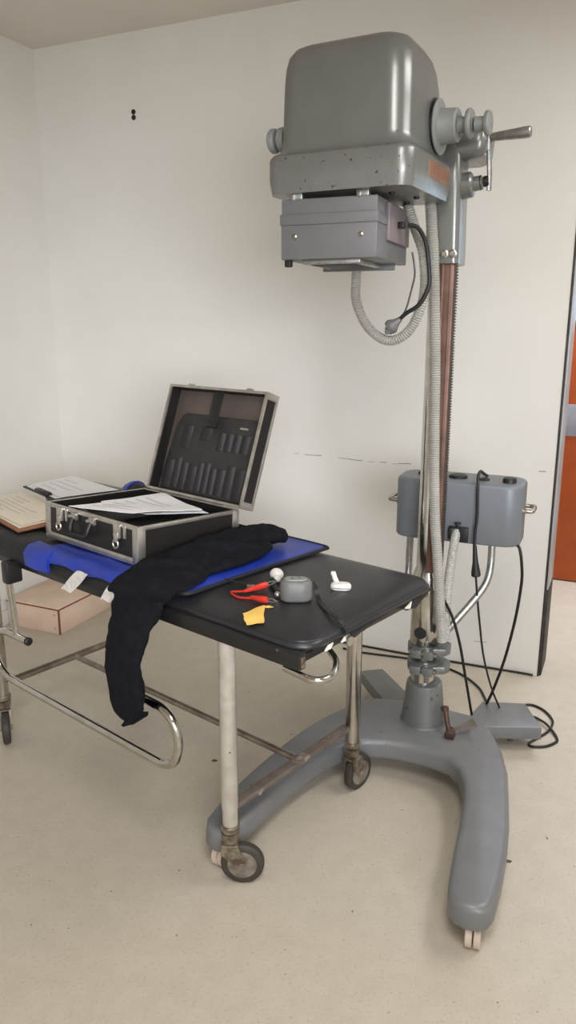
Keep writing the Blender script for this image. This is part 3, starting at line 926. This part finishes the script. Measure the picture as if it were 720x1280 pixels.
# tool organiser board with pockets
m = MB(FL)
bp = [(.030, .012), (CW - .03, .012), (CW - .025, .06), (CW - .030, .295), (CW - .040, .310), (.09, .310), (.065, .300), (.045, .255), (.020, .06)]
R90 = Matrix(((1, 0, 0, 0), (0, 0, -1, LT - .012), (0, 1, 0, 0), (0, 0, 0, 1)))
m.prism(bp, 0, .012, .004, 2, mat=R90)
board = m.build('tool_board', MLINER, lid)
def pocket(x0, x1, z0, z1, puff, lean=0.0):
    m = MB(FL)
    cx, w = (x0 + x1) / 2, (x1 - x0) / 2
    rings = []
    for i in range(6):
        t = i / 5
        z = z0 + (z1 - z0) * t
        ring = []
        for k in range(9):
            s = -1 + 2 * k / 8
            ring.append((cx + s * w + lean * t, LT - .023 - puff * (1 - s * s) * (.55 + .45 * t), z))
        ring += [(x1 + lean * t, LT - .018, z), (x0 + lean * t, LT - .018, z)]
        rings.append(ring)
    m.loft(rings)
    m.build('pocket', MPOCKET, board, 50)
xs = [.035, .085, .125, .165, .215, .250, .285, .320, .365, .410, .462]
for i in range(len(xs) - 1):
    pocket(xs[i] + .002, xs[i + 1] - .002, .022, .125 + .012 * math.sin(i * 1.7), .012)
for x0, x1, z0, z1 in ((.085, .140, .175, .262), (.185, .245, .215, .262), (.285, .320, .185, .250), (.325, .360, .185, .250), (.365, .400, .185, .250), (.405, .445, .185, .250)):
    pocket(x0, x1, z0, z1, .014, .006)
m = MB(FL); m.box(.235, .285, .010, .016, .268, LH - .008, .003); m.box(.232, .288, .006, .018, .262, .285, .004); m.build('strap', MBLACK, lid)
m = MB(FL); m.box(.385, .425, LT - .0255, LT - .0235, .272, .279, .0005); m.build('metal_badge', MALU, board)

# ------------------------------------------------------------------ papers
def sheet(name, fr, corners, z, mat, label, cat, group=None, thick=.0012, curl=.006, seed=0, lines=6, parent=None):
    q = [Vector((c[0], c[1], 0)) for c in corners]
    zz = z if isinstance(z, (tuple, list)) else (z,) * 4
    def f(s, t):
        p = (q[0] * (1 - s) + q[1] * s) * (1 - t) + (q[3] * (1 - s) + q[2] * s) * t
        h = (zz[0] * (1 - s) + zz[1] * s) * (1 - t) + (zz[3] * (1 - s) + zz[2] * s) * t
        return (p.x, p.y, h + curl * (noise.noise(Vector((s * 1.7, t * 1.7, seed))) + .5 * abs(s - .5)))
    m = MB(fr); m.grid(f, 12, 12, thick)
    o = m.build(name, mat, parent)
    if label:
        tag(o, label, cat, group)
    if lines:
        m = MB(fr)
        rnd = random.Random(seed)
        for i in range(lines):
            t0 = .15 + .7 * i / lines
            s0, s1 = .12, .3 + .55 * rnd.random()
            m.grid(lambda s, t, t0=t0, s0=s0, s1=s1: tuple(Vector(f(s0 + (s1 - s0) * s, t0 + .012 * t)) + Vector((0, 0, thick * .5 + .0012))), 8, 1, .0003)
        ln = m.build('printed_lines', MINK, o, label='faint grey printed lines')
        ln.location = (0, 0, 0)
    return o

sheet('paper_sheet', FC, [(.155, -.012), (.37, .085), (.45, .31), (.18, .37)], (CH + .012, CH + .010, CH + .006, CH + .012), MPAPER, 'white sheet on top of the papers lying across the open tool case', 'paper', 'papers in the case', curl=.006, seed=2)
sheet('paper_sheet', FC, [(.14, .12), (.38, .13), (.46, .33), (.13, .40)], (CH + .003, CH + .001, CH - .006, CH + .004), MPAPER, 'white sheet slid under the top one at the back of the open tool case', 'paper', 'papers in the case', curl=.006, seed=5)
sheet('paper_sheet', FC, [(.09, .16), (.20, .09), (.28, .30), (.11, .37)], (CH - .004, CH - .004, CH - .008, CH - .003), MPAPER, 'white sheet sticking out left at the handle side of the open tool case', 'paper', 'papers in the case', curl=.006, seed=9)

fol = thing('brown_folder', 'brown card folder lying at the left end of the couch', 'folder', FT @ Vector((-1.28, .2, .866)))
m = MB(FT); m.prism([(-1.52, .10), (-1.04, .012), (-1.04, .265), (-1.57, .345)], .869, .881, .003, 1); m.build('back_cover', MFOLDER, fol)
sheet('page', FT, [(-1.51, .108), (-1.052, .026), (-1.052, .262), (-1.56, .34)], (.8825, .8825, .884, .885), MCREAM, None, None, curl=.003, seed=12, lines=0, parent=fol)
sheet('form_sheet', FT, [(-1.50, .11), (-1.060, .040), (-1.070, .262), (-1.55, .338)], (.889, .889, .890, .892), MCREAM, 'cream printed form on the brown folder', 'paper', curl=.004, seed=13, lines=6)
clip = thing('clipboard', 'dark clipboard lying beyond the brown folder, near the far couch edge', 'clipboard', FT @ Vector((-1.38, .5, .905)))
m = MB(FT); m.prism([(-1.556, .350), (-1.23, .290), (-1.16, .565), (-1.572, .61)], .9055, .911, .001, 1); m.build('board', MBLACK, clip)
m = MB(FT); m.box(-.06, .06, -.012, .014, .911, .926, .004, mat=Matrix.Translation((-1.36, .322, 0)) @ Matrix.Rotation(math.radians(-10), 4, 'Z')); m.build('metal_clip', MBLACK, clip)
sheet('page', FT, [(-1.54, .358), (-1.24, .300), (-1.18, .555), (-1.56, .60)], (.913, .913, .9135, .914), MPAPER, None, None, curl=.002, seed=15, lines=0, parent=clip)
sheet('form_sheet', FT, [(-1.525, .372), (-1.23, .318), (-1.16, .55), (-1.55, .595)], (.9185, .918, .9175, .920), MPAPER, 'white printed form held on the dark clipboard', 'paper', curl=.002, seed=17, lines=4)
# ------------------------------------------------------------------ black garment
def garment():
    m = MB(FT)
    def blob(pts, n=16, flat=.5, sm=5):
        P = catmull([Vector(p[:3]) for p in pts], sm)
        rr = catmull([Vector((p[3], p[4], 0)) for p in pts], sm)
        rings = []
        for i, p in enumerate(P):
            d = (P[min(i + 1, len(P) - 1)] - P[max(i - 1, 0)]).normalized()
            up = Vector((0, 0, 1)) if abs(d.z) < .8 else Vector((0, -1, 0))
            side = d.cross(up).normalized()
            nn = side.cross(d).normalized()
            rings.append([p + side * math.cos(2 * PI * k / n) * rr[i].x + nn * math.sin(2 * PI * k / n) * rr[i].y for k in range(n)])
        m.loft(rings)
    # far end roll, body, shoulder over the edge, hanging sleeve  (x, y, z, half width, half thickness)
    blob([(-.245, .545, .890, .040, .022), (-.285, .50, .896, .062, .034), (-.318, .43, .894, .078, .036), (-.325, .34, .890, .082, .036), (-.325, .25, .888, .086, .034), (-.318, .15, .884, .092, .030), (-.31, .06, .880, .10, .025), (-.29, .0, .872, .095, .024)])
    blob([(-.305, .10, .878, .10, .024), (-.29, .03, .876, .105, .024), (-.29, -.03, .866, .108, .024), (-.275, -.072, .830, .105, .026), (-.280, -.100, .77, .090, .034), (-.288, -.120, .70, .078, .036), (-.290, -.126, .62, .077, .034), (-.280, -.126, .54, .076, .030), (-.258, -.126, .495, .060, .026), (-.244, -.126, .480, .046, .022)])
    blob([(-.25, .42, .884, .05, .026), (-.235, .34, .880, .055, .024), (-.235, .24, .876, .05, .020), (-.25, .13, .870, .05, .014)])
    blob([(-.255, .12, .868, .06, .012), (-.21, .04, .864, .05, .012), (-.195, -.02, .860, .035, .012)])
    blob([(-.372, .26, .886, .034, .026), (-.368, .14, .886, .036, .027), (-.362, .04, .882, .038, .024)])
    blob([(-.375, .02, .892, .02, .014), (-.30, .06, .906, .022, .014), (-.22, .13, .890, .02, .012)])
    blob([(-.36, .20, .912, .02, .014), (-.28, .27, .918, .024, .014), (-.215, .36, .895, .02, .012)])
    blob([(-.35, -.05, .862, .018, .016), (-.27, -.085, .80, .022, .018), (-.22, -.11, .74, .016, .016)])
    blob([(-.30, .50, .915, .035, .018), (-.33, .38, .918, .032, .016), (-.345, .24, .914, .03, .014), (-.335, .10, .904, .03, .014)])
    blob([(-.30, .30, .905, .022, .012), (-.31, .18, .902, .024, .012), (-.31, .04, .894, .022, .012), (-.32, -.05, .86, .02, .014)])
    o = m.build('black_garment', MKNIT, None, 180)
    md = o.modifiers.new('remesh', 'REMESH'); md.mode = 'VOXEL'; md.voxel_size = .006; md.use_smooth_shade = True
    sm = o.modifiers.new('smooth', 'SMOOTH'); sm.iterations = 6; sm.factor = .5
    tx = bpy.data.textures.new('folds', 'CLOUDS'); tx.noise_scale = .065; tx.noise_depth = 2
    dp = o.modifiers.new('folds', 'DISPLACE'); dp.texture = tx; dp.strength = .020; dp.mid_level = .58; dp.texture_coords = 'LOCAL'
    return o
tag(garment(), 'crumpled black knit garment with a sleeve hanging over the near couch edge', 'garment')

# ------------------------------------------------------------------ small things on the couch
Z = TOP + .0005
# grey device with black strap
dev = thing('grey_device', 'dark grey rounded handheld device with a black strap on the couch', 'device', FT @ Vector((.085, .235, TOP)))
FDV = FT @ Matrix.Translation((.094, .182, TOP)) @ Matrix.Rotation(math.radians(40), 4, 'Z')
m = MB(FDV)
def dv(z, i): return rrect(-.045 + i, .045 - i, -.031 + i, .031 - i, .0305 - i, z, 8)
m.loft([dv(.001, .006), dv(.004, .001), dv(.010, 0), dv(.050, .001), dv(.058, .005), dv(.061, .012), dv(.0615, .02)])
shell = m.build('device_shell', MGREY, dev, 60)
m = MB(FDV); m.loft([rrect(-.032, .032, -.018, .018, .0175, .061, 8), rrect(-.030, .030, -.016, .016, .0155, .0635, 8)]); m.build('top_face', MGREY2, shell)
m = MB(FDV); m.ring((0, 0, .0635), (0, 0, 1), .012, .0018, 20, 6); m.build('dial_ring', MGREY, shell)
m = MB(FT)
def strap(s, t):
    P = strapP
    k = s * (len(P) - 1)
    i = min(int(k), len(P) - 2)
    p = P[i] * (1 - (k - i)) + P[i + 1] * (k - i)
    d = (P[i + 1] - P[i]); d.z = 0; d.normalize()
    n = Vector((-d.y, d.x, 0))
    return tuple(p + n * (t - .5) * .013)
strapP = catmull([Vector((.118, .232, .894)), Vector((.126, .234, .872)), Vector((.140, .222, .853)), Vector((.175, .195, .8495)), Vector((.221, .166, .8490)), Vector((.258, .153, .845)), Vector((.284, .150, .828)), Vector((.296, .156, .80))], 6)
m.grid(strap, 36, 2, .002); st = m.build('strap', MBLACK, dev)
m = MB(FT); m.box(.290, .302, .148, .166, .776, .800, .003); m.build('strap_end', MALU, st)
# white crumpled earpiece with black lead
m = MB(FT)
m.ball((-.051, .268, .866), .020, 1.1, .95, .95); m.ball((-.036, .250, .860), .013, 1, 1, .9)
o = thing('white_probe', 'small white rounded probe with a black lead, behind the grey device', 'probe', FT @ Vector((-.06, .30, TOP)))
m.build('probe_body', MWHITE, o)
m = MB(FT)
m.tube([(-.040, .240, .860), (-.025, .220, .857), (-.005, .205, .853), (.018, .188, .852), (.035, .175, .856)], .007, 10, smooth=5)
m.ball((-.026, .222, .858), .012)
m.build('probe_lead', MBLACK, o)
m = MB(FT); m.ball((.045, .160, .856), .009); m.build('metal_tip', MALU, o)
# white adapter
o = thing('white_adapter', 'white plastic plug adapter alone at the far right of the couch top', 'adapter', FT @ Vector((.11, .365, TOP)))
FA = FT @ Matrix.Translation((.138, .333, TOP)) @ Matrix.Rotation(math.radians(30), 4, 'Z')
m = MB(FA); m.loft([rrect(-.028, .028, -.019, .019, .017, .001, 6), rrect(-.030, .030, -.021, .021, .019, .005, 6), rrect(-.030, .030, -.021, .021, .019, .012, 6), rrect(-.026, .026, -.017, .017, .016, .017, 6), rrect(-.018, .018, -.01, .01, .0095, .019, 6)])
b_ = m.build('adapter_body', MWHITE, o, 60)
m = MB(FA); m.tube([(-.012, .010, .014), (-.020, .018, .026), (-.024, .022, .038)], .0075, 10); m.box(-.032, -.018, .016, .03, .034, .044, .003); m.build('upright_plug', MWHITE, b_)
m = MB(FA); m.ring((0, 0, .0085), (0, 0, 1), .001, .0005, 8, 4); m.tube([(-.028, -.0195, .0085), (.0, -.0225, .0085), (.028, -.0195, .0085)], .0015, 6); m.build('seam', MGREY2, b_)
# red clip lead
o = thing('clip_lead', 'red wire with two red crocodile clips on the couch beside the yellow note', 'clip lead', FT @ Vector((.0, .14, TOP)))
m = MB(FT)
m.tube([(-.038, .118, .858), (-.066, .108, .853), (-.080, .106, .850), (-.070, .096, .849), (-.035, .088, .849), (.005, .096, .854)], .0032, 8, smooth=8)
m.build('red_wire', MRED, o)
for (p0, p1) in (((-.042, .116, .857), (-.020, .190, .862)), ((.000, .096, .856), (.056, .106, .857))):
    p0, p1 = Vector(p0), Vector(p1)
    d = (p1 - p0).normalized(); sd = Vector((-d.y, d.x, 0)).normalized(); up = d.cross(sd)
    up = up if up.z > 0 else -up
    m = MB(FT)
    rings = []
    for t, w_, h_ in ((0, .004, .004), (.15, .006, .006), (.6, .0085, .009), (.9, .009, .010), (1, .0075, .008)):
        c = p0.lerp(p1, t)
        rings.append([c + sd * math.cos(2 * PI * k / 10) * w_ + up * math.sin(2 * PI * k / 10) * h_ for k in range(10)])
    m.loft(rings); cb = m.build('clip_grip', MRED, o)
    m = MB(FT)
    m.tube([p1 - d * .004 + up * .003, p1 + d * .014 + up * .006, p1 + d * .03 + up * .001], .0022, 6, smooth=4); m.tube([p1 - d * .004 - up * .003, p1 + d * .014 - up * .003, p1 + d * .03], .0022, 6, smooth=4)
    m.build('clip_jaw', MSTEEL, cb)
# probe pen
o = thing('test_pen', 'thin black test pen lying on the blue apron edge behind the red clips', 'pen', FT @ Vector((-.08, .19, TOP)))
m = MB(FT); m.tube([(-.140, .140, .866), (-.100, .152, .861), (-.066, .158, .856)], .0045, 10, taper=lambda t: .002 + .004 * t); m.build('pen_body', MBLACK, o)
m = MB(FT); m.tube([(-.066, .158, .855), (-.046, .164, .8545)], .0075, 10); m.ball((-.050, .163, .8545), .0085); m.build('metal_collar', MSTEEL, o)
# yellow note
m = MB(FT)
NC = [Vector(c) for c in ((.049, .014, .8455), (.060, .088, .8505), (.123, .014, .839), (.090, -.016, .833))]
def note(s, t):
    p = (NC[0] * (1 - s) + NC[1] * s) * (1 - t) + (NC[3] * (1 - s) + NC[2] * s) * t
    return (p.x + .002 * math.sin(s * 7), p.y + .002 * math.sin(t * 9), p.z + .003 * math.sin(s * 3.1) * math.sin(t * 3.1))
m = MB(FT); m.grid(note, 10, 10, .0012)
m.grid(lambda s, t: (.064 + .014 * s + .01 * t, .074 + .016 * t + .004 * s, .8515 - .002 * s), 3, 3, .0012)
o = m.build('yellow_note', MYEL)
tag(o, 'torn crumpled yellow paper note near the near right couch corner', 'note')
# two chips of debris on the floor
for (x, y), lb in (((-.276, 2.53), 'small dark chip of debris on the floor left of the front couch leg'), ((.67, 1.984), 'tiny reddish chip on the floor right of the front machine leg')):
    m = MB(); m.loft([[(x - .012, y - .004, 0), (x + .006, y - .006, 0), (x + .014, y + .003, 0), (x - .004, y + .007, 0)], [(x - .008, y - .002, .004), (x + .003, y - .003, .005), (x + .009, y + .002, .003), (x - .003, y + .004, .005)]])
    tag(m.build('debris_chip', MRUST), lb, 'debris')
